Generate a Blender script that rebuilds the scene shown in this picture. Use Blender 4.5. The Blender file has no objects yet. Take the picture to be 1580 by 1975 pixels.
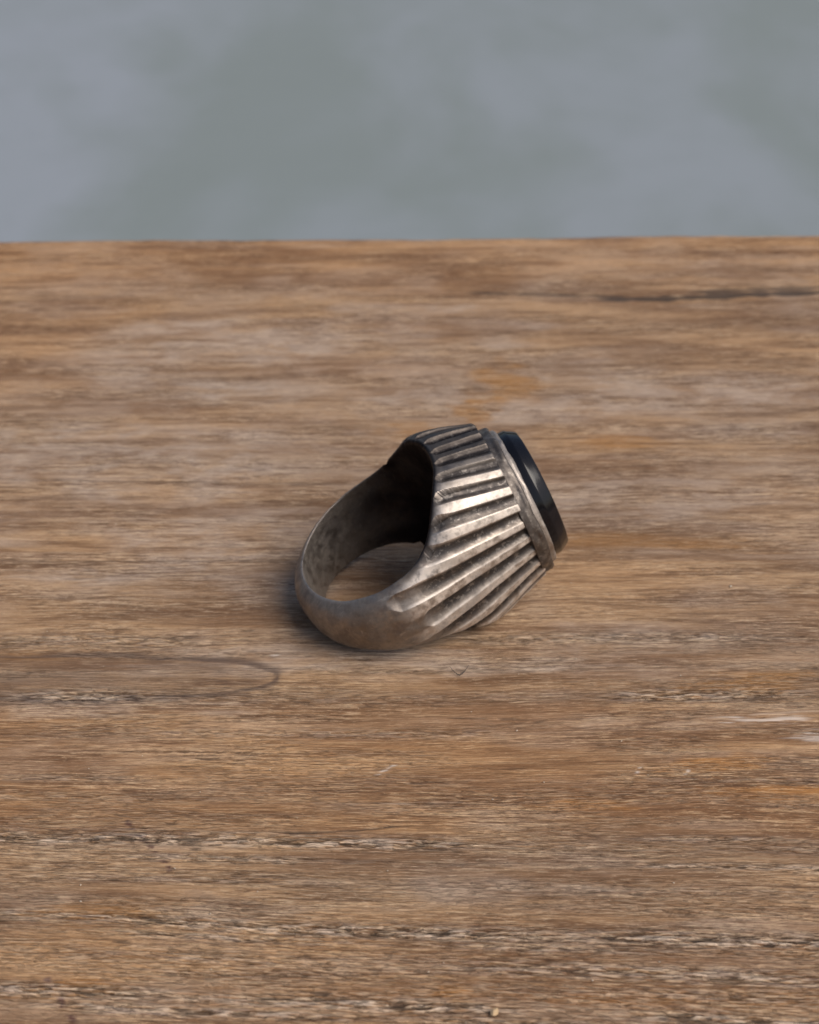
import bpy, math
import numpy as np
from mathutils import Vector

MM = 0.001                     # the scene is built at real size: 1 mm = 0.001 units
scene = bpy.context.scene

# ------------------------------------------------------------------ camera
PITCH = 35.2
cam_d = bpy.data.cameras.new("camera")
cam_d.sensor_fit = 'HORIZONTAL'
cam_d.sensor_width = 36.0
cam_d.lens = 70.95
cam_d.clip_start = 0.005
cam_d.clip_end = 50.0
cam = bpy.data.objects.new("camera", cam_d)
cam.location = (2.31 * MM, -143.75 * MM, 114.68 * MM)
cam.rotation_euler = (math.radians(90 - PITCH), 0, 0)
cam_d.dof.use_dof = True
cam_d.dof.focus_distance = 0.160
cam_d.dof.aperture_fstop = 58.0
scene.collection.objects.link(cam)
scene.camera = cam

# ------------------------------------------------------------------ sky, sun, exposure
SUN_EL, SUN_AZ = math.radians(50), math.radians(120)     # azimuth clockwise from +Y
world = bpy.data.worlds.new("World")
scene.world = world
world.use_nodes = True
wn, wl = world.node_tree.nodes, world.node_tree.links
wn.clear()
sky = wn.new('ShaderNodeTexSky')
sky.sky_type = 'NISHITA'
sky.sun_disc = False
sky.sun_elevation = SUN_EL
sky.sun_rotation = SUN_AZ
sky.air_density = 1.0
sky.dust_density = 4.0
sky.ozone_density = 1.0
bg = wn.new('ShaderNodeBackground')
bg.inputs['Strength'].default_value = 0.080
wo = wn.new('ShaderNodeOutputWorld')
wl.new(sky.outputs[0], bg.inputs[0])
wl.new(bg.outputs[0], wo.inputs[0])

sun_d = bpy.data.lights.new("sun", 'SUN')
sun_d.energy = 2.0
sun_d.angle = math.radians(44)
sun_d.color = (1.0, 0.93, 0.84)
sun = bpy.data.objects.new("sun", sun_d)
sd = Vector((math.sin(SUN_AZ) * math.cos(SUN_EL), math.cos(SUN_AZ) * math.cos(SUN_EL), math.sin(SUN_EL)))
sun.rotation_euler = sd.to_track_quat('Z', 'Y').to_euler()
scene.collection.objects.link(sun)

scene.view_settings.view_transform = 'Standard'
scene.view_settings.look = 'None'
scene.view_settings.exposure = 0.36
scene.view_settings.gamma = 1.0

# ------------------------------------------------------------------ numeric helpers
def sstep(a, b, x):
    t = np.clip((x - a) / (b - a), 0, 1)
    return t * t * (3 - 2 * t)

def _hash(ix, iy, iz, seed):
    n = (ix.astype(np.int64) * 374761393 + iy.astype(np.int64) * 668265263
         + iz.astype(np.int64) * 2147483647 + seed * 974634777) & 0xFFFFFFFF
    n = ((n ^ (n >> 13)) * 1274126177) & 0xFFFFFFFF
    n = ((n ^ (n >> 16)) * 2246822519) & 0xFFFFFFFF
    return ((n ^ (n >> 15)) & 0xFFFFFF) / float(0xFFFFFF)

def noise2(x, y, seed=0):
    x, y = np.broadcast_arrays(x, y)
    ix, iy = np.floor(x), np.floor(y)
    fx, fy = x - ix, y - iy
    fx = fx * fx * (3 - 2 * fx); fy = fy * fy * (3 - 2 * fy)
    z = np.zeros_like(ix)
    a = _hash(ix, iy, z, seed); b = _hash(ix + 1, iy, z, seed)
    c = _hash(ix, iy + 1, z, seed); d = _hash(ix + 1, iy + 1, z, seed)
    return (a + (b - a) * fx) * (1 - fy) + (c + (d - c) * fx) * fy

def noise3(x, y, z, seed=0):
    iz = np.floor(z); fz = z - iz; fz = fz * fz * (3 - 2 * fz)
    ix, iy = np.floor(x), np.floor(y)
    fx, fy = x - ix, y - iy
    fx = fx * fx * (3 - 2 * fx); fy = fy * fy * (3 - 2 * fy)
    r = 0
    for k, wz in ((0, 1 - fz), (1, fz)):
        a = _hash(ix, iy, iz + k, seed); b = _hash(ix + 1, iy, iz + k, seed)
        c = _hash(ix, iy + 1, iz + k, seed); d = _hash(ix + 1, iy + 1, iz + k, seed)
        r = r + wz * ((a + (b - a) * fx) * (1 - fy) + (c + (d - c) * fx) * fy)
    return r

def make_mesh(name, verts, faces, mat, parent=None, normals=None, smooth=True, attrs=None):
    """verts (n,3) in mm, faces (m,3|4) -> one mesh object"""
    verts = np.asarray(verts, dtype=np.float64); faces = np.asarray(faces, dtype=np.int32)
    k = faces.shape[1]
    me = bpy.data.meshes.new(name)
    me.vertices.add(len(verts)); me.vertices.foreach_set("co", (verts * MM).astype(np.float32).ravel())
    me.loops.add(faces.size); me.loops.foreach_set("vertex_index", faces.ravel())
    me.polygons.add(len(faces))
    me.polygons.foreach_set("loop_start", np.arange(0, faces.size, k, dtype=np.int32))
    me.update(calc_edges=True)
    me.polygons.foreach_set("use_smooth", np.full(len(faces), smooth))
    if attrs:
        for an, av in attrs.items():
            if av.ndim == 2:
                at = me.attributes.new(an, 'FLOAT_VECTOR', 'POINT'); at.data.foreach_set("vector", av.astype(np.float32).ravel())
            else:
                at = me.attributes.new(an, 'FLOAT', 'POINT'); at.data.foreach_set("value", av.astype(np.float32).ravel())
    me.validate()
    if normals is not None:
        me.normals_split_custom_set_from_vertices([tuple(n) for n in normals])
    me.materials.append(mat)
    o = bpy.data.objects.new(name, me)
    scene.collection.objects.link(o)
    o.parent = parent
    return o

def sub_mesh(verts, normals, faces, sel, attrs):
    f = faces[sel]
    used, inv = np.unique(f.ravel(), return_inverse=True)
    return verts[used], normals[used], inv.reshape(f.shape), {k: v[used] for k, v in attrs.items()}

class NT:
    """small node-tree builder"""
    def __init__(s, name):
        s.m = bpy.data.materials.new(name); s.m.use_nodes = True
        s.t = s.m.node_tree; s.t.nodes.clear()
    def n(s, typ, **kw):
        nd = s.t.nodes.new(typ)
        for k, v in kw.items(): setattr(nd, k, v)
        return nd
    def link(s, a, b): s.t.links.new(a, b)
    def val(s, sock, v):
        if hasattr(v, 'is_linked') or hasattr(v, 'links'): s.link(v, sock)
        else: sock.default_value = v
    def math(s, op, a, b=None, clamp=False):
        nd = s.n('ShaderNodeMath', operation=op, use_clamp=clamp)
        s.val(nd.inputs[0], a)
        if b is not None: s.val(nd.inputs[1], b)
        return nd.outputs[0]
    def attr(s, name, out='Fac'):
        return s.n('ShaderNodeAttribute', attribute_name=name).outputs[out]
    def mapping(s, vec, scale, loc=(0, 0, 0)):
        nd = s.n('ShaderNodeMapping'); s.link(vec, nd.inputs[0])
        nd.inputs['Scale'].default_value = scale; nd.inputs['Location'].default_value = loc
        return nd.outputs[0]
    def noise(s, vec, scale=1.0, detail=3.0, rough=0.55, dist=0.0, loc=(0, 0, 0), stretch=(1, 1, 1)):
        v = s.mapping(vec, tuple(scale * k for k in stretch), loc)
        nd = s.n('ShaderNodeTexNoise'); s.link(v, nd.inputs['Vector'])
        nd.inputs['Scale'].default_value = 1.0; nd.inputs['Detail'].default_value = detail
        nd.inputs['Roughness'].default_value = rough; nd.inputs['Distortion'].default_value = dist
        return nd.outputs['Fac']
    def remap(s, v, a, b, c=0.0, d=1.0, smooth=True):
        nd = s.n('ShaderNodeMapRange', interpolation_type='SMOOTHSTEP' if smooth else 'LINEAR')
        s.link(v, nd.inputs['Value'])
        nd.inputs['From Min'].default_value = a; nd.inputs['From Max'].default_value = b
        nd.inputs['To Min'].default_value = c; nd.inputs['To Max'].default_value = d
        return nd.outputs[0]
    def mix(s, f, a, b, mode='MIX'):
        nd = s.n('ShaderNodeMix', data_type='RGBA', blend_type=mode)
        s.val(nd.inputs[0], f)
        for sock, v in ((nd.inputs[6], a), (nd.inputs[7], b)):
            if isinstance(v, tuple): sock.default_value = v + (1,) if len(v) == 3 else v
            else: s.link(v, sock)
        return nd.outputs[2]
    def bump(s, h, dist, strength=1.0, normal=None):
        nd = s.n('ShaderNodeBump'); nd.inputs['Strength'].default_value = strength
        nd.inputs['Distance'].default_value = dist; s.link(h, nd.inputs['Height'])
        if normal is not None: s.link(normal, nd.inputs['Normal'])
        return nd.outputs[0]
    def out(s, **kw):
        b = s.n('ShaderNodeBsdfPrincipled'); o = s.n('ShaderNodeOutputMaterial')
        for k, v in kw.items():
            k = k.replace('_', ' ')
            if isinstance(v, tuple): b.inputs[k].default_value = v + (1,) if len(v) == 3 else v
            else: s.val(b.inputs[k], v)
        s.link(b.outputs[0], o.inputs[0])
        return s.m

def obj_coords(nt):
    return nt.n('ShaderNodeTexCoord').outputs['Object']

# ------------------------------------------------------------------ ring pose (mm)
BETA, TAU = math.radians(17), math.radians(20.9)
Hv = np.array([math.cos(BETA) * math.cos(TAU), math.sin(BETA) * math.cos(TAU), math.sin(TAU)])
Tv = np.array([math.sin(BETA), -math.cos(BETA), 0.0])
Av = np.array([-math.cos(BETA) * math.sin(TAU), -math.sin(BETA) * math.sin(TAU), math.cos(TAU)])
RZ = 6.28          # height of the ring's centre above the board

RI, RO, HB = 9.0, 10.8, 15.2
def pose(h, a, t):
    P = np.stack([h, a, t], -1)
    return P @ np.stack([Hv, Av, Tv]) + np.array([0, 0, RZ])

# shape of the ring body: an implicit function in ring coordinates
# h = towards the stone, a = along the finger, t = across
W_H = [-11, -9, -6.4, -2.3, 1.7, 5.0, 6.0, 7.0, 9.0, 15.2]
W_V = [4.4, 4.5, 5.1, 6.0, 7.0, 8.3, 9.2, 10.2, 10.4, 9.3]
N_H = [-11, 2, 4, 7, 15.2]
N_V = [3.0, 3.1, 3.6, 3.2, 2.15]
NRIB = 28
def smooth_table(xs, ys, sigma=0.9):
    g = np.linspace(-16, 20, 900)
    y = np.interp(g, xs, ys)
    k = np.exp(-.5 * (np.arange(-90, 91) * (g[1] - g[0]) / sigma) ** 2); k /= k.sum()
    y = np.convolve(np.pad(y, 90, mode='edge'), k, mode='valid')
    return g, y
W_H, W_V = smooth_table(W_H, W_V)
N_H, N_V = smooth_table(N_H, N_V, 1.5)
RIBOFF = 0.35
rng = np.random.RandomState(4)
rib_end = np.radians(96 + rng.uniform(-7, 7, NRIB + 2))
rib_wid = rng.uniform(0.9, 1.12, NRIB + 2)

def smax(a, b, k):
    d = np.clip(0.5 + 0.5 * (a - b) / k, 0, 1)
    return b + (a - b) * d + k * d * (1 - d)

def rib_angle(h, a, t):
    spread = 1 + 0.40 * np.clip((15 - h) / 15, 0, 1.2)
    return np.arctan2(t / 8.2, a / (9.3 * spread)) % (2 * np.pi)

def groove_coord(h, a, t):
    psi = rib_angle(h, a, t)
    q = psi / (2 * np.pi) * NRIB + RIBOFF
    k = np.floor(q)
    x = q - k - 0.5                        # 0 on the groove's axis, +-0.5 on the middle of a rib
    pitch = 2 * np.pi / NRIB * np.sqrt(a * a + t * t)
    return k.astype(int) % NRIB, x, x * pitch

def ring_f(h, a, t):
    r = np.sqrt(h * h + t * t)
    w = np.interp(h - 0.8 * sstep(1, -3, t), W_H, W_V)
    n = np.interp(h, N_H, N_V)
    T = (RO - 0.204 * h) / 0.979
    s = sstep(-1.0, 5.0, h)
    G = (r / RO) * (1 - s) + (np.abs(t) / T) * s
    al = np.abs(a) / (w * (1 + .10 * sstep(3, 8, h) * (a > 0)))
    # cut grooves between the ribs
    k, x, d = groove_coord(h, a, t)
    ang = np.arctan2(np.abs(t), h)
    end = rib_end[k]
    run = 1 - sstep(end - 0.15, end, ang)
    # grooves that would die out before the opening's edge
    psi = np.arctan2(np.abs(t) / 8.2, np.abs(a) / 9.3)
    mid = sstep(0.45, 0.7, psi)
    run = run * (1 - mid * sstep(0.90, 1.0, al) * sstep(8, 5.0, h))
    run = run * (0.12 + 0.88 * sstep(0.25, 1.25, r - RI))
    hw = 0.62 * rib_wid[k] * (0.35 + 0.65 * run) * np.clip(np.sqrt(a * a + t * t) / 8.6, .7, 1.25)
    u = np.clip(np.abs(d) / hw, 0, 1)
    cut = 0.36 * run * (1 - u ** np.where(d < 0, 3.4, 1.7)) * sstep(0.0, 1.0, np.sqrt(a * a + t * t) - 4)
    h_, a_, t_ = .80 * h + .48 * a + .36 * t, -.51 * h + .86 * a + .0 * t, -.31 * h - .18 * a + .93 * t
    wob = 0.15 * (noise3(h_ / 2.6 + 50, a_ / 2.6 + 50, t_ / 2.6 + 50, 3) - .5) + 0.045 * (noise3(a_ / .95 + 50, t_ / .95 + 50, h_ / .95 + 50, 5) - .5)
    f1 = ((G ** n + al ** n) ** (1 / n) - 1) * 9.0 + cut + wob
    f2 = RI - r + 0.06 * (noise3(h / 2 + 90, a / 2 + 90, t / 2 + 90, 7) - .5)
    f3 = h - HB
    return smax(smax(f1, f2, 0.22 + .2 * sstep(0, 8, h)), f3, 0.25)

def build_ring_body(NP=1150, n_top=160, n_fan=125, n_low=36):
    """slices through the ring at angle ph ; each is traced outwards from a straight core"""
    ph = np.linspace(-np.pi, np.pi, NP, endpoint=False)
    c = np.abs(ph)
    rl = np.minimum(HB / np.maximum(np.cos(c), 1e-3), RO / (0.204 * np.cos(c) + 0.979 * np.sin(c)))
    rtop = np.where(c < math.radians(78), np.where(np.cos(c) > 0, rl, RO), RO)
    r0 = (RI + 0.42 * (rtop - RI))[:, None]
    aw = np.interp(r0 * np.cos(c)[:, None], [-11, 0, 6], [.52, .58, .74]) * np.interp(r0 * np.cos(c)[:, None], W_H, W_V) - 0.1
    q = np.concatenate([np.linspace(1, -1, n_top, endpoint=False), np.full(n_fan, -1.0), np.linspace(-1, 1, n_low, endpoint=False), np.full(n_fan, 1.0)])
    th = np.concatenate([np.full(n_top, np.pi / 2), np.linspace(np.pi / 2, 1.5 * np.pi, n_fan, endpoint=False),
                         np.full(n_low, 1.5 * np.pi), np.linspace(1.5 * np.pi, 2.5 * np.pi, n_fan, endpoint=False)])
    NT_ = len(q)
    PH, TH = np.meshgrid(ph, th, indexing='ij')
    Q = q[None, :] * aw
    lo = np.zeros_like(PH); hi = np.full_like(PH, 14.0)
    cp, sp, ct, st = np.cos(PH), np.sin(PH), np.cos(TH), np.sin(TH)
    def pt(d):
        r = r0 + d * st
        return r * cp, Q + d * ct, r * sp
    # first crossing going outwards
    step = 0.25
    open_ = np.ones_like(PH, bool); d = np.zeros_like(PH)
    for i in range(48):
        d2 = d + step
        r_ok = ring_f(*pt(d2)) < 0
        open_ &= r_ok
        d = np.where(open_, d2, d)
        if not open_.any(): break
    lo = d; hi = d + step
    for i in range(14):
        m = 0.5 * (lo + hi)
        ins = ring_f(*pt(m)) < 0
        lo = np.where(ins, m, lo); hi = np.where(ins, hi, m)
    h, a, t = pt(0.5 * (lo + hi))
    V = pose(h, a, t)
    dp = np.roll(V, -1, 0) - np.roll(V, 1, 0); dt = np.roll(V, -1, 1) - np.roll(V, 1, 1)
    N = np.cross(dp, dt); N /= np.linalg.norm(N, axis=-1, keepdims=True) + 1e-12
    core = pose(r0 * cp, Q, r0 * sp)
    if np.mean(np.sum(N * (V - core), -1)) < 0: N = -N; flip = True
    else: flip = False
    idx = np.arange(NP * NT_).reshape(NP, NT_)
    i1 = np.roll(idx, -1, 0)
    F = np.stack([idx, np.roll(idx, -1, 1), np.roll(i1, -1, 1), i1], -1).reshape(-1, 4)
    if not flip: F = F[:, ::-1]
    k, x, d = groove_coord(h, a, t)
    r = np.sqrt(h * h + t * t)
    ang = np.abs(PH)
    out = r - RI
    return V.reshape(-1, 3), N.reshape(-1, 3), F, [q.ravel() for q in (h, a, t, k, x, d, ang, out)]

# ------------------------------------------------------------------ materials
def metal_material(name, dark=0.0):
    nt = NT(name)
    co = obj_coords(nt)
    big = nt.noise(co, 180, 4, .6)
    mid = nt.noise(co, 700, 5, .65, loc=(3, 1, 2))
    fine = nt.noise(co, 2600, 3, .6, loc=(7, 2, 4))
    groove = nt.attr('dirt')
    ox_shade = nt.math('MULTIPLY', nt.attr('oxide_shade'), nt.remap(big, .3, .6, .8, 1.0), clamp=True)
    wear_and_light = nt.math('MULTIPLY', nt.attr('wear_and_light'), nt.remap(mid, .32, .54, .35, 1.0))
    base = nt.mix(nt.remap(big, .35, .65), (.24, .205, .178), (.36, .315, .275))
    base = nt.mix(nt.remap(nt.noise(co, 260, 3, .6, .6, (11, 5, 3)), .50, .66, 0, .55), base, (.15, .125, .12))
    scratch = nt.noise(co, 1, 2, .5, .4, (3, 3, 3), (900, 5200, 900))
    base = nt.mix(nt.remap(scratch, .60, .72, 0, .35), base, (.62, .55, .47))
    base = nt.mix(wear_and_light, base, (.80, .725, .655))
    base = nt.mix(nt.remap(nt.math('ADD', nt.math('MULTIPLY', mid, .5), nt.math('MULTIPLY', big, .5)), .46, .66, 0, .55), base, (.17, .15, .14))
    base = nt.mix(nt.math('MULTIPLY', groove, nt.remap(mid, .25, .6, .7, 1.0)), base, (.075, .068, .066))
    base = nt.mix(ox_shade, base, (.016, .012, .014))  # oxide colour, also carrying painted shade of the cavity and upper flank
    speck = nt.noise(co, 1500, 4, .7, loc=(8, 8, 1))
    edge = nt.math('MULTIPLY', nt.math('ADD', nt.math('MULTIPLY', groove, .55), .30), nt.math('SUBTRACT', 1.0, ox_shade, clamp=True))
    base = nt.mix(nt.math('MULTIPLY', edge, nt.remap(speck, .53, .62, 0, .6)), base, (.07, .062, .06))
    base = nt.mix(nt.math('MULTIPLY', edge, nt.remap(speck, .38, .46, .35, 0)), base, (.55, .50, .45))
    rough = nt.math('ADD', nt.remap(mid, .3, .7, .46, .66), nt.math('MULTIPLY', wear_and_light, .06))
    hgt = nt.math('ADD', nt.math('MULTIPLY', mid, .7), nt.math('MULTIPLY', fine, .3))
    nrm = nt.bump(hgt, 0.00012, .35)
    return nt.out(Base_Color=base, Metallic=1.0, Roughness=rough, Normal=nrm)

M_silver = metal_material('tarnished_silver')

def stone_material():
    nt = NT('black_onyx')
    co = obj_coords(nt)
    return nt.out(Base_Color=(.004, .004, .006), Specular_IOR_Level=.34, Roughness=nt.remap(nt.noise(co, 900, 3), .3, .7, .09, .16), IOR=1.54)
M_stone = stone_material()

# ------------------------------------------------------------------ floor far below
def floor_material():
    nt = NT('grey_concrete')
    co = obj_coords(nt)
    p = nt.remap(nt.noise(co, 5.4, 4, .52, .3, (.9, .35, 0), (1, .5, 1)), .36, .66)
    sx = nt.n('ShaderNodeSeparateXYZ'); nt.link(co, sx.inputs[0])
    xw = nt.math('ADD', sx.outputs[0], nt.math('MULTIPLY', nt.noise(co, 9, 2, .5, loc=(2, 6, 0)), .16))
    p = nt.math('ADD', nt.math('MULTIPLY', p, .75), nt.remap(xw, -.26, -.12, .8, 0), clamp=True)
    q = nt.noise(co, 30, 5, .6, loc=(4, 1, 0))
    c = nt.mix(p, (.182, .214, .216), (.236, .266, .300))
    c = nt.mix(nt.remap(q, .45, .7, 0, .10), c, (.15, .175, .172))
    return nt.out(Base_Color=c, Roughness=.85, Normal=nt.bump(q, .002, .15))
g = 6000.0
floor = make_mesh('floor', [(-g, -g, -420), (g, -g, -420), (g, g, -420), (-g, g, -420)], [(0, 1, 2, 3)], floor_material(), smooth=False)
floor['kind'] = 'structure'

# ------------------------------------------------------------------ board
def polyline_dist(X, Y, pts):
    """distance across and relative position along a polyline that runs roughly along x"""
    pts = np.array(pts, float)
    yy = np.interp(X, pts[:, 0], pts[:, 1])
    inside = sstep(pts[0, 0] - .5, pts[0, 0] + 3.0, X) * (1 - sstep(pts[-1, 0] - 3.0, pts[-1, 0] + .5, X))
    return Y - yy, inside

def blob(X, Y, x, y, rx, ry, rot=0.0, seed=0, fray=.5):
    c, s_ = math.cos(rot), math.sin(rot)
    u = ((X - x) * c + (Y - y) * s_) / rx; v = (-(X - x) * s_ + (Y - y) * c) / ry
    d = np.sqrt(u * u + v * v) + fray * (noise2(X / (rx * .5) + seed, Y / (ry * .35) + seed, seed) - .5) * 2
    return 1 - sstep(.35, 1.15, d)

def axis_steps(a, b, s0, s1):
    """positions from a to b whose step grows from s0 to s1"""
    n = int(round((b - a) / (.5 * (s0 + s1))))
    t = np.linspace(0, 1, n + 1)
    k = (s0 * t + .5 * (s1 - s0) * t * t)
    return a + (b - a) * k / k[-1]

def build_board():
    EDGE = 97.2
    xs = np.concatenate([np.linspace(-230, -74, 40)[:-1], np.arange(-74, 74.01, .32), np.linspace(74, 230, 40)[1:]])
    ys = np.concatenate([np.linspace(-150, -60, 50)[:-1], axis_steps(-60, EDGE, .085, .235)])
    X, Y = np.meshgrid(xs, ys, indexing='ij')
    # the grain wanders, sags towards the front right and bends round the knot at the left
    Yw = Y + .9 * (noise2(X / 38 + 3, Y / 16 + 1, 11) - .5) + .35 * (noise2(X / 11, Y / 5, 12) - .5)
    Yw = Yw + .045 * X * sstep(-15, -60, Y) - .012 * X * sstep(0, 60, Y)
    kx, ky = (X + 39.0) / 27.0, (Y + 12.0) / 3.5
    ke = (np.abs(kx) ** 3.2 + np.abs(ky) ** 2.3 + 1e-6) ** .4
    kd = (ke - 1) / np.sqrt((kx * np.abs(kx) / 27) ** 2 + (ky / 3.5) ** 2 + 1e-4)      # mm from the outline
    Yw = Yw + 1.6 * np.sign(ky) * np.exp(-ke * ke * .9) * np.abs(ky) ** .5 * .6
    # relief
    f1 = noise2(X / 10, Yw / .42, 21); f2 = noise2(X / 5, Yw / .2, 22); f3 = noise2(X / 2.2, Yw / .11, 23)
    near = sstep(40, -25, Y)
    Z = .075 * (f1 - .5) + .065 * (f2 - .5) + .045 * (f3 - .5) * near
    Z += .10 * (noise2(X / 22, Yw / 2.6, 24) - .5) + .25 * (noise2(X / 60, Y / 20, 25) - .5)
    pit = np.zeros_like(X); lift = np.zeros_like(X)
    # eroded bands of early wood: rows of torn pores with raised fibres between
    bands = [(-15.2, 1.0, .75), (-34.9, .45, .45), (-35.9, .8, .9), (-38.3, .5, .6), (-46.6, .8, 1.0), (-48.0, .45, .7),
             (-50.3, .9, .7), (-52.4, .6, .5), (-54.6, .8, .95), (-56.2, .6, .8), (-5.5, .9, .5), (-41.2, .5, .3), (-27.4, .5, .35), (-30.4, .4, .3), (-20.5, .7, .35), (-10.6, .6, .45)]
    nz1 = noise2(X / 1.7, Yw / .19, 31); nz2 = noise2(X / .8, Yw / .16, 32); nz3 = noise2(X / 4.5, Yw / .22, 33)
    rough = np.zeros_like(X)
    for i, (by, bw, bs) in enumerate(bands):
        m = np.exp(-((Yw - by) / bw) ** 2) * bs * (.25 + .75 * sstep(.30, .62, noise2(X / 16 + 7 * i, Yw / 3, 40 + i)))
        rough = np.maximum(rough, m)
        torn = sstep(.54, .70, .5 * nz1 + .3 * nz2 + .2 * nz3 + .10 * m) * m
        pit = np.maximum(pit, torn)
        lift = np.maximum(lift, m * sstep(.5, .25, nz1))
    rough = np.maximum(rough, .38 * sstep(-36, -48, Y) * sstep(.3, .7, noise2(X / 18, Yw / 1.6, 95)))
    rough = np.maximum(rough, .22 * sstep(2, -8, Y) * sstep(.45, .75, noise2(X / 14, Yw / 1.3, 96)))
    # scattered fine pores along the grain
    p = noise2(X / 2.6, Yw / .17, 35); q = noise2(X / 4.5, Yw / .18, 36)
    pores = np.maximum(sstep(.86, .96, p), .9 * sstep(.88, .97, q)) * (.35 + .65 * sstep(.35, .7, noise2(X / 20, Yw / 4, 37)))
    pit = np.maximum(pit, .8 * pores * (.35 + .65 * near))
    # cracks and knocks: (polyline, half width, strength)
    cracks = [([(-12.2, -34.3), (-9, -34.6), (-5.2, -34.5), (-1, -34.1), (.8, -33.7), (3.0, -33.9)], .13, 1.0),
              ([(-1.3, -33.95), (.6, -33.7), (1.6, -33.6)], .35, .7),
              ([(11.2, -25.9), (12.7, -25.85), (14.2, -25.95)], .20, .95),
              ([(10, 77.2), (19, 76.6), (28, 75.9), (36, 75.6)], .38, .9),
              ([(30, 74.7), (40, 74.6), (46, 75.0), (54, 75.8), (75, 76.6)], 1.0, 1.0),
              ([(44, 76.4), (52, 77.2), (75, 78.3)], .7, .8),
              ([(-30, -23.2), (-18, -23.5), (-6, -23.6)], .06, .8), ([(5, -18.2), (14, -18.5), (22, -18.3)], .07, .8),
              ([(18, -37.4), (22, -37.8), (27, -37.9)], .07, .9), ([(20, -41.2), (25, -41.6)], .06, .8),
              ([(-22, -51.2), (-10, -51.6), (2, -51.4)], .07, .8), ([(-4, 6.0), (10, 5.6), (30, 5.9)], .10, .35),
              ([(-70, 27.0), (-30, 25.5), (5, 24.5)], .25, .35), ([(-70, 9.6), (-40, 8.8), (-10, 8.9)], .22, .35)]
    for pts, w, st in cracks:
        d, ins = polyline_dist(X, Y + .10 * (noise2(X / .9, Y * 0 + 1, 51) - .5), pts)
        w_ = w * (.55 + .9 * noise2(X / 1.8, Y * 0 + 4, 52))
        pit = np.maximum(pit, st * ins * (1 - sstep(.55, 1.25, np.abs(d) / w_)))
    # fibre torn across the grain: two faint reddish scratches and a pale one
    red = np.zeros_like(X)
    for (x0, y0), (x1, y1), w in (((-25.0, -33.2), (-20.2, -39.4), .24), ((-29.3, -52.0), (-26.2, -56.4), .25)):
        u = np.clip(((X - x0) * (x1 - x0) + (Y - y0) * (y1 - y0)) / ((x1 - x0) ** 2 + (y1 - y0) ** 2), 0, 1)
        d = np.hypot(X - x0 - u * (x1 - x0) - .5 * (noise2(Y / .9, X * 0, 61) - .5), Y - y0 - u * (y1 - y0))
        red = np.maximum(red, (1 - sstep(.5, 1.5, d / w)) * sstep(.45, .6, noise2(X / 2, Y / .30, 62)))
    pale = np.zeros_like(X)
    for (x0, y0), (x1, y1), w in (((-.9, -26.7), (.9, -25.2), .2), ((25.0, -26.6), (25.9, -25.3), .12), ((29.8, -26.8), (30.4, -26.1), .12), ((-13, -8.4), (-12, -8.2), .15)):
        u = np.clip(((X - x0) * (x1 - x0) + (Y - y0) * (y1 - y0)) / ((x1 - x0) ** 2 + (y1 - y0) ** 2), 0, 1)
        pale = np.maximum(pale, (1 - sstep(.4, 1.3, np.hypot(X - x0 - u * (x1 - x0), Y - y0 - u * (y1 - y0)) / w)) * sstep(.35, .6, f3))
    pale = np.maximum(pale, blob(X, Y, 42, -18.7, 6.5, .8, 0, 3, .9) * sstep(.42, .62, .5 * f2 + .5 * f3))
    pale = np.maximum(pale, .8 * blob(X, Y, 45, -21, 4, .9, 0, 6, .9) * sstep(.45, .65, .5 * f2 + .5 * f3))
    pale = np.maximum(pale, .5 * lift)
    # knot outline
    kj = kd + .7 * (noise2(X / 5, Y / 1.2, 71) - .5)
    kn = (1 - sstep(.1, np.where(kj > 0, .75, .45), np.abs(kj))) * sstep(-50, -42, X)
    kn = np.maximum(kn, .55 * (1 - sstep(0, .10, np.abs(ke - .80 - .25 * (noise2(X / 7, Y / 2, 72) - .5)))) * sstep(-30, -16, X) * (ky > -.3))
    kn = kn * (.8 + .35 * noise2(X / 6, Yw / .6, 73)) + .5 * blob(X, Y, -25.5, -9.6, 2.6, .7, 0, 9, .5)
    kn = np.maximum(1.0 * kn, .42 * (1 - sstep(.85, 1.05, ke)) * (.5 + noise2(X / 9, Yw / .9, 74)) * sstep(-60, -40, X))
    # regional colour of the weathered surface
    stain = .9 * blob(X, Y, 15.5, 50.5, 5, 5.6, .9, 4, .5) + .8 * blob(X, Y, 10.8, 43, 3.6, 3.2, .5, 5, .5) + .6 * blob(X, Y, 30, 34.8, 6.0, 2.0, 0, 6, .5)
    stain = np.maximum(stain, .6 * blob(X, Y, 2.2, 37, 4, 3, 0, 6, .6))
    for (x, y, rx, ry, a_) in ((34, -25.2, 6, 1.6, .9), (39, -13.4, 9, 2.2, .75), (40, -29, 8, 1.2, .75), (6, -53.2, 2.2, .7, .8), (20, -31, 6, 1.0, .6),
                               (-27, -44.5, 8, 1.5, .6), (-25, -52.3, 4, .6, .7), (28, 12.5, 14, 2.2, .45), (-46, -8.6, 16, .9, .5), (25, -54, 14, 1.0, .4)):
        stain = np.maximum(stain, a_ * blob(X, Y, x, y, rx, ry, 0, int(abs(x)), .55))
    grey = np.zeros_like(X)
    for (x, y, rx, ry, a_) in ((-18, 58, 26, 17, .9), (-30, 30, 30, 13, .8), (5, 66, 16, 9, .7), (30, 50, 34, 13, .75), (24, 22, 30, 9, .6), (-20, 10, 24, 9, .8),
                               (45, 84, 30, 6, .5), (-8, -9, 14, 2.6, .8), (12, -9, 16, 2.4, .85), (-30, -17.5, 16, 2.0, .7), (30, -7, 20, 4, .5), (-14, -44, 7, 2.0, .55),
                               (12, -32.5, 8, 1.6, .5), (10, -41, 14, 3.0, .4), (32, -46.5, 9, 1.6, .6), (27, -19.5, 9, 1.4, .7), (-22, -11, 9, 1.6, .5)):
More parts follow.
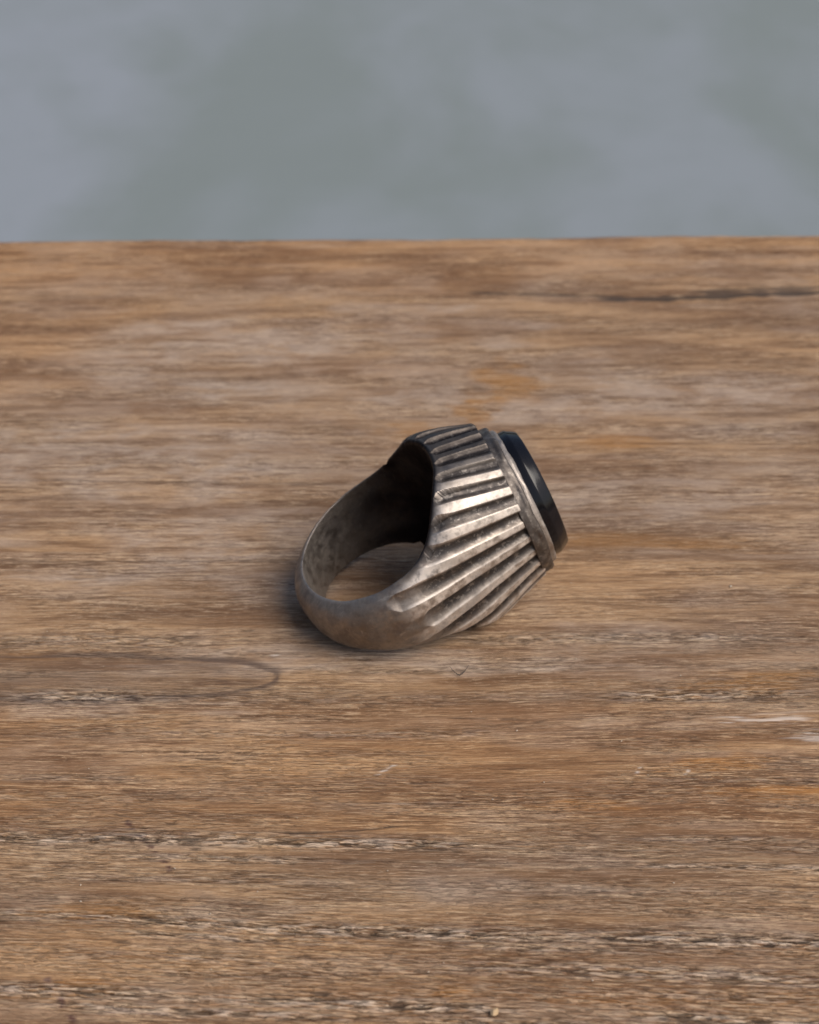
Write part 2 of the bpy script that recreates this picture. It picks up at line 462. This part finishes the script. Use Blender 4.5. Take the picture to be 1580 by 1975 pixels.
        grey = np.maximum(grey, min(1, 1.25 * a_) * blob(X, Y, x, y, rx, ry, 0, int(abs(y)) + 3, .6))
    grey = np.maximum(grey, .45 * sstep(-12, 6, Y) * sstep(.35, .65, noise2(X / 13, Y / 9, 93)))
    grey = np.maximum(grey, .40 * sstep(.58, .80, noise2(X / 16, Y / 2.4, 94)))
    Yb = Y + 5 * (noise2(X / 24, Y / 9, 97) - .5)
    warm = np.interp(Yb, [-60, -54, -50, -46.5, -44, -37, -34.5, -32, -22, -18.5, -15, -6, 4, 40, 76, 84, 92, 100], [.9, .75, .85, .5, .12, .10, .45, .95, .95, .7, .25, .30, .25, .15, .30, .75, 1, 1])
    warm = np.clip(warm + .5 * (noise2(X / 26, Y / 6, 98) - .5) + .35 * sstep(-28, -48, X) * sstep(30, 55, Y), 0, 1)
    # the far edge wanders a little and is rounded over
    e = EDGE - Y
    Z = Z - .26 * pit + .16 * lift * f3 - 1.1 * (1 - sstep(0, 2.2, e)) ** 2
    ybow = (.6 * (noise2(X / 14, Y * 0, 81) - .5) + .3 * (noise2(X / 3.5, Y * 0, 82) - .5)) * sstep(12, 0, e)
    ang = math.radians(1.0)
    Yo = Y + ybow + X * math.tan(ang) * sstep(20, 90, Y)
    top = np.stack([X, Yo, Z], -1)
    nx, ny = X.shape
    n = nx * ny
    idx = np.arange(n).reshape(nx, ny)
    F = np.stack([idx[:-1, :-1], idx[1:, :-1], idx[1:, 1:], idx[:-1, 1:]], -1).reshape(-1, 4)
    rim = np.concatenate([idx[:, 0], idx[-1, 1:], idx[-2::-1, -1], idx[0, -2:0:-1]])
    low = top.reshape(-1, 3)[rim].copy(); low[:, 2] = -24
    li = n + np.arange(len(rim))
    sk = np.stack([np.roll(rim, -1), rim, li, np.roll(li, -1)], -1)
    cb = np.array([[-230, -150, -24.0], [230, -150, -24], [230, 100.1, -24], [-230, 92.1, -24]])
    ci = n + len(rim) + np.arange(4)
    V = np.concatenate([top.reshape(-1, 3), low, cb])
    F = np.concatenate([F, sk, ci[None, ::-1]])
    def ext(a): return np.concatenate([a.ravel(), a.ravel()[rim], np.zeros(4)])
    gz = np.concatenate([np.zeros(n), np.full(len(rim), -24.0), np.zeros(4)])
    at = {'grain': np.stack([ext(X), ext(Yw) + gz * .7, gz], -1), 'pit': ext(pit), 'stain': ext(stain), 'red': ext(red),
          'pale': ext(pale), 'knot': ext(kn), 'grey': ext(grey), 'rough': ext(rough), 'warm': ext(warm)}
    return V, F, at

def wood_material():
    nt = NT('weathered_wood')
    g = nt.attr('grain', 'Vector')
    A = {k: nt.attr(k) for k in ('pit', 'stain', 'red', 'pale', 'knot', 'grey', 'rough', 'warm')}
    broad = nt.noise(g, 1, 3, .55, .3, (5, 3, 0), (1 / 45, 1 / 7, .1))
    streak = nt.noise(g, 1, 4, .6, .2, (1, 8, 0), (1 / 22, 1 / 1.5, .1))
    line = nt.noise(g, 1, 3, .6, 0, (2, 2, 0), (1 / 9, 1 / .36, .1))
    hair = nt.noise(g, 1, 3, .65, 0, (9, 4, 0), (1 / 2.6, 1 / .20, .1))
    fleck = nt.noise(g, 1, 2, .6, 0, (3, 7, 0), (1 / .75, 1 / .19, .1))
    fine = nt.noise(g, 1, 2, .7, .3, (13, 17, 0), (1 / .28, 1 / .13, .1))
    blot = nt.noise(g, 1, 4, .62, .5, (21, 3, 0), (1 / 9, 1 / 5, .1))
    torn = nt.noise(g, 1, 4, .7, .2, (31, 5, 0), (1 / 1.3, 1 / .16, .1))
    fibre = nt.noise(g, 1, 3, .65, .1, (37, 9, 0), (1 / 2.6, 1 / .17, .1))
    slant = nt.noise(g, 1, 2, .6, .8, (41, 2, 0), (1 / .9, 1 / .34, .1))
    honey, brown = (.46, .275, .148), (.225, .118, .060)
    c = nt.mix(nt.remap(broad, .38, .62), honey, brown)
    c = nt.mix(nt.remap(streak, .48, .66, 0, .85), c, (.165, .078, .034))
    c = nt.mix(nt.remap(streak, .28, .42, .7, 0), c, (.50, .325, .195))
    pale_ = nt.math('MULTIPLY', A['grey'], nt.remap(nt.math('ADD', nt.math('MULTIPLY', blot, .65), nt.math('MULTIPLY', streak, .35)), .40, .60, 1.0, .22))
    c = nt.mix(pale_, c, (.47, .345, .268))
    c = nt.mix(nt.math('MULTIPLY', A['stain'], nt.remap(line, .3, .6, .65, 1.0)), c, (.40, .180, .045))
    busy = nt.remap(nt.noise(g, 1, 2, .5, .3, (51, 7, 0), (1 / 20, 1 / 3.5, .1)), .38, .62, .42, 1.0)
    plain = c
    c = nt.mix(nt.remap(line, .49, .62, 0, .68), c, (.135, .064, .030))
    c = nt.mix(nt.remap(line, .34, .47, .55, 0), c, (.56, .385, .245))
    c = nt.mix(nt.remap(hair, .51, .62, 0, .68), c, (.09, .045, .024))
    c = nt.mix(nt.remap(hair, .34, .47, .60, 0), c, (.70, .50, .335))
    c = nt.mix(nt.remap(slant, .50, .66, 0, .35), c, (.13, .07, .035))
    c = nt.mix(nt.remap(fleck, .54, .70, 0, .40), c, (.11, .058, .030))
    c = nt.mix(nt.remap(fleck, .28, .42, .35, 0), c, (.74, .56, .39))
    c = nt.mix(nt.remap(fine, .55, .70, 0, .30), c, (.12, .065, .035))
    c = nt.mix(busy, plain, c)
    c = nt.mix(A['warm'], nt.mix(.75, c, (.87, .94, .97), 'MULTIPLY'), nt.mix(1.0, c, (1.0, .945, .815), 'MULTIPLY'))
    c = nt.mix(nt.math('MULTIPLY', A['knot'], .85), c, (.085, .052, .038))
    c = nt.mix(nt.math('MULTIPLY', A['red'], .9), c, (.075, .024, .020))
    c = nt.mix(nt.math('MULTIPLY', A['rough'], nt.remap(fibre, .47, .58, 0, .9)), c, (.74, .55, .38))
    c = nt.mix(nt.math('MULTIPLY', A['pale'], .85), c, (.66, .56, .48))
    c = nt.mix(nt.math('MULTIPLY', A['rough'], nt.remap(torn, .56, .65, 0, .9), clamp=True), c, (.030, .021, .016))
    c = nt.mix(nt.math('MULTIPLY', A['pit'], .80), c, (.034, .025, .020))
    h = nt.math('ADD', nt.math('MULTIPLY', line, .5), nt.math('ADD', nt.math('MULTIPLY', hair, .6), nt.math('MULTIPLY', fleck, .35)))
    h = nt.math('ADD', h, nt.math('ADD', nt.math('MULTIPLY', fine, .25), nt.math('MULTIPLY', A['rough'], nt.remap(torn, .50, .62, .5, -1.2))))
    nrm = nt.bump(h, .00030, .8)
    return nt.out(Base_Color=c, Roughness=nt.remap(hair, .3, .7, .52, .75), Specular_IOR_Level=.35, Normal=nrm)

v, f, at = build_board()
board = make_mesh('wooden_board', v, f, wood_material(), attrs=at)
board['label'] = 'weathered brown wooden board with worn grain, knot and cracks, under the ring'
board['category'] = 'board'

# ------------------------------------------------------------------ ring
ring = bpy.data.objects.new('signet_ring', None)
scene.collection.objects.link(ring)
ring.empty_display_size = .005
ring['label'] = 'tarnished silver signet ring with fluted shoulders and black stone lying on the board'
ring['category'] = 'ring'

V, N, F, (rh, ra, rt, rk, rx, rd, rang, rout) = build_ring_body()
for lo_, hi_ in ((-12, -5), (-5, 5), (5, 20)):
    q_ = (rh > lo_) & (rh < hi_); i_ = np.argmin(np.where(q_, V[:, 2], 99)); print('min', lo_, V[i_], rh[i_], ra[i_], rt[i_])
dirt = (1 - sstep(0.25, 0.72, np.abs(rd + .12))) * (1 - sstep(1.2, 1.5, rang)) * sstep(.3, .8, rout)
fc = F[:, 0]
on_rib = (rang[fc] < 1.62) & (rout[fc] > 0.55) & (rh[fc] < HB - .12)
# oxide plus painted cavity shade: black inside the head, fading towards the shank
oxide_shade = (1 - sstep(.25, .75, rout)) * (.04 + .96 * (1 - sstep(.9, 2.1, rang + .4 * (noise2(rang * 3, ra / 2, 91) - .5))))
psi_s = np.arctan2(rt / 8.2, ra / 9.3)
# painted shade: the head's upper flank darkened for its dim reflection
oxide_shade = np.maximum(oxide_shade, .62 * (1 - sstep(.05, .75, np.abs(psi_s + .25) - .25)) * sstep(.3, .8, rout) * sstep(4, 8, rh))
wear_and_light = sstep(0.50, 0.72, np.abs(rd)) * (1 - sstep(1.45, 1.75, rang)) * sstep(.4, 1.0, rout) * (.08 + .92 * sstep(.10, 1.0, psi_s))  # worn ribs, dimmed towards the upper flank as painted shade
wear_and_light = np.maximum(wear_and_light, .42 * (1 - sstep(.1, .5, rout)) * sstep(1.7, 2.5, rang))     # inside of the shank, rubbed and brightened with painted light
AT = {'dirt': dirt, 'oxide_shade': oxide_shade, 'wear_and_light': wear_and_light}
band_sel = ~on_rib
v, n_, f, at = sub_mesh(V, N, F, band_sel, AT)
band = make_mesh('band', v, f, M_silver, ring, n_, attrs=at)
band['label'] = 'smooth worn shank, darker inside'
ribk = np.floor(rib_angle(rh, ra, rt) / (2 * np.pi) * NRIB + RIBOFF + .5).astype(int) % NRIB
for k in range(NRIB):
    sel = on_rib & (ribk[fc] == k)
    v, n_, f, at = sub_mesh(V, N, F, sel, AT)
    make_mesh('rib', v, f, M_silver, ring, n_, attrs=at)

def oval_loft(profile, A, B, name, mat, parent, NS=220, jitter=0.0, seed=1, cap=False, sub=4, power=2.0, lift=.25, dirt=0.0, wear_and_light=0.0):
    """profile: list of (offset outwards, height) ; swept round an oval A x B"""
    prof = np.array(profile, float)
    # resample
    tt = np.linspace(0, len(prof) - 1, (len(prof) - 1) * sub + 1)
    po = np.interp(tt, np.arange(len(prof)), prof[:, 0]); ph_ = np.interp(tt, np.arange(len(prof)), prof[:, 1])
    ps = np.linspace(0, 2 * np.pi, NS, endpoint=False)
    PS, PO = np.meshgrid(ps, po, indexing='ij'); _, PHh = np.meshgrid(ps, ph_, indexing='ij')
    c, s = np.cos(PS), np.sin(PS)
    if jitter:
        PO = PO + jitter * (noise2(PS * 6, PHh * 1.5, seed) - .5) * 2 * sstep(0, .4, tt / tt.max())[None, :]
        PHh = PHh + jitter * .7 * (noise2(PS * 5 + 9, PHh * .5, seed + 3) - .5) * 2
    a = (A + PO) * np.sign(c) * np.abs(c) ** (2 / power); t = (B + PO) * np.sign(s) * np.abs(s) ** (2 / power)
    Vv = pose(PHh + lift, a, t); ns, npf = Vv.shape[:2]
    idx = np.arange(ns * npf).reshape(ns, npf); j = np.roll(idx, -1, 0)
    Ff = np.stack([idx[:, :-1], j[:, :-1], j[:, 1:], idx[:, 1:]], -1).reshape(-1, 4)
    o = make_mesh(name, Vv.reshape(-1, 3), Ff, mat, parent, attrs={'dirt': np.full(ns * npf, dirt), 'oxide_shade': np.zeros(ns * npf), 'wear_and_light': np.full(ns * npf, wear_and_light)})
    return o

bezel = oval_loft([(-1.5, 14.6), (.82, 14.6), (.80, 14.95), (.74, 15.25), (.70, 15.5), (.69, 15.7), (.64, 15.9), (.52, 16.05), (.34, 16.12), (.1, 16.14), (-.2, 16.14)], 8.4, 7.4, 'bezel', M_silver, ring, jitter=.12, dirt=.6)
lip = oval_loft([(-.02, 16.05), (-.05, 16.45), (-.18, 16.66), (-.3, 16.74), (-.4, 16.74), (-.52, 16.62), (-.6, 16.2)], 8.45, 7.5, 'setting_lip', M_silver, bezel, jitter=.16, seed=5, dirt=.1, wear_and_light=.5)
prof = [(0, 16.3), (0, 17.0), (0, 17.5), (-.02, 17.6), (-.07, 17.7), (-.32, 18.14), (-.60, 18.62), (-.68, 18.72), (-.82, 18.76)]
for i in range(1, 21):
    u = i / 20
    prof.append((-.82 - 6.05 * u, 18.76 + .03 * (1 - (1 - u) ** 2)))
stone = oval_loft(prof, 7.95, 6.95, 'stone', M_stone, ring, sub=2)

# ------------------------------------------------------------------ small things lying on the board
def tube(name, pts, rad, mat, n=8):
    pts = np.array(pts, float); V = []; K = len(pts)
    for i, p in enumerate(pts):
        d = pts[min(i + 1, K - 1)] - pts[max(i - 1, 0)]; d /= np.linalg.norm(d)
        u = np.cross(d, [0, 0, 1.0]); u /= np.linalg.norm(u); w = np.cross(u, d)
        r = rad * (1 - .75 * abs(2 * i / (K - 1) - 1) ** 3)
        V += [p + r * (math.cos(2 * math.pi * j / n) * u + math.sin(2 * math.pi * j / n) * w) for j in range(n)]
    F = [(i * n + j, i * n + (j + 1) % n, (i + 1) * n + (j + 1) % n, (i + 1) * n + j) for i in range(K - 1) for j in range(n)]
    return make_mesh(name, V, F, mat)

nt = NT('dark_fibre')
m = nt.out(Base_Color=(.045, .035, .03), Roughness=.7)
us = np.linspace(-1, 1, 25)
fib = tube('lint_fibre', [(7.7 + 1.05 * u, -11.8 + 1.25 * (abs(u) ** 1.6) + .12 * u, .10 + .25 * abs(u) ** 2 + .05 * (i % 3)) for i, u in enumerate(us)], .055, m)
fib['label'] = 'thin dark v-shaped fibre lying on the board just in front of the ring'
fib['category'] = 'fibre'

nt = NT('pale_wood_crumb')
m = nt.out(Base_Color=nt.mix(nt.noise(obj_coords(nt), 4000, 3), (.62, .46, .28), (.42, .28, .15)), Roughness=.7)
cr = np.random.RandomState(2)
V_, F_ = [], []
n1, n2 = 9, 7
for i in range(n2):
    for j in range(n1):
        a_ = 2 * math.pi * j / n1; b_ = math.pi * i / (n2 - 1)
        k_ = 1 + cr.uniform(-.28, .28)
        x_, y_, z_ = .34 * math.sin(b_) * math.cos(a_) * k_, .52 * math.sin(b_) * math.sin(a_) * k_, .24 * math.cos(b_) * k_
        V_.append((9.6 + x_ * .8 + y_ * .5, -55.6 + y_ * .8 - x_ * .5, .22 + z_))
for i in range(n2 - 1):
    for j in range(n1):
        F_.append((i * n1 + j, (i + 1) * n1 + j, (i + 1) * n1 + (j + 1) % n1, i * n1 + (j + 1) % n1))
crumb = make_mesh('wood_crumb', V_, F_, m, smooth=False)
crumb['label'] = 'tiny pale wood crumb near the front of the board'
crumb['category'] = 'crumb'

# loose dust and grit, far too fine to count
dr = np.random.RandomState(11)
V_, F_ = [], []
for i in range(70):
    y_ = dr.uniform(-57, 30); x_ = dr.uniform(-.27, .27) * (y_ + 150); r_ = dr.uniform(.035, .085) * (1.6 if i % 13 == 0 else 1)
    b_ = len(V_); a_ = dr.uniform(0, 6.28)
    for dx, dy, dz in ((1, 0, 0), (0, 1, 0), (-1, 0, 0), (0, -1, 0), (0, 0, 1), (0, 0, -1)):
        k_ = dr.uniform(.7, 1.3) * r_
        V_.append((x_ + k_ * (1.5 * dx * math.cos(a_) - dy * math.sin(a_)), y_ + k_ * (1.5 * dx * math.sin(a_) + dy * math.cos(a_)), .10 + k_ * dz))
    F_ += [(b_ + p, b_ + q, b_ + 4) for p, q in ((0, 1), (1, 2), (2, 3), (3, 0))] + [(b_ + q, b_ + p, b_ + 5) for p, q in ((0, 1), (1, 2), (2, 3), (3, 0))]
nt = NT('dust')
dust = make_mesh('dust', V_, F_, nt.out(Base_Color=(.50, .42, .33), Roughness=.9), smooth=False)
dust['kind'] = 'stuff'
dust['label'] = 'fine pale dust scattered over the wooden board'
dust['category'] = 'dust'
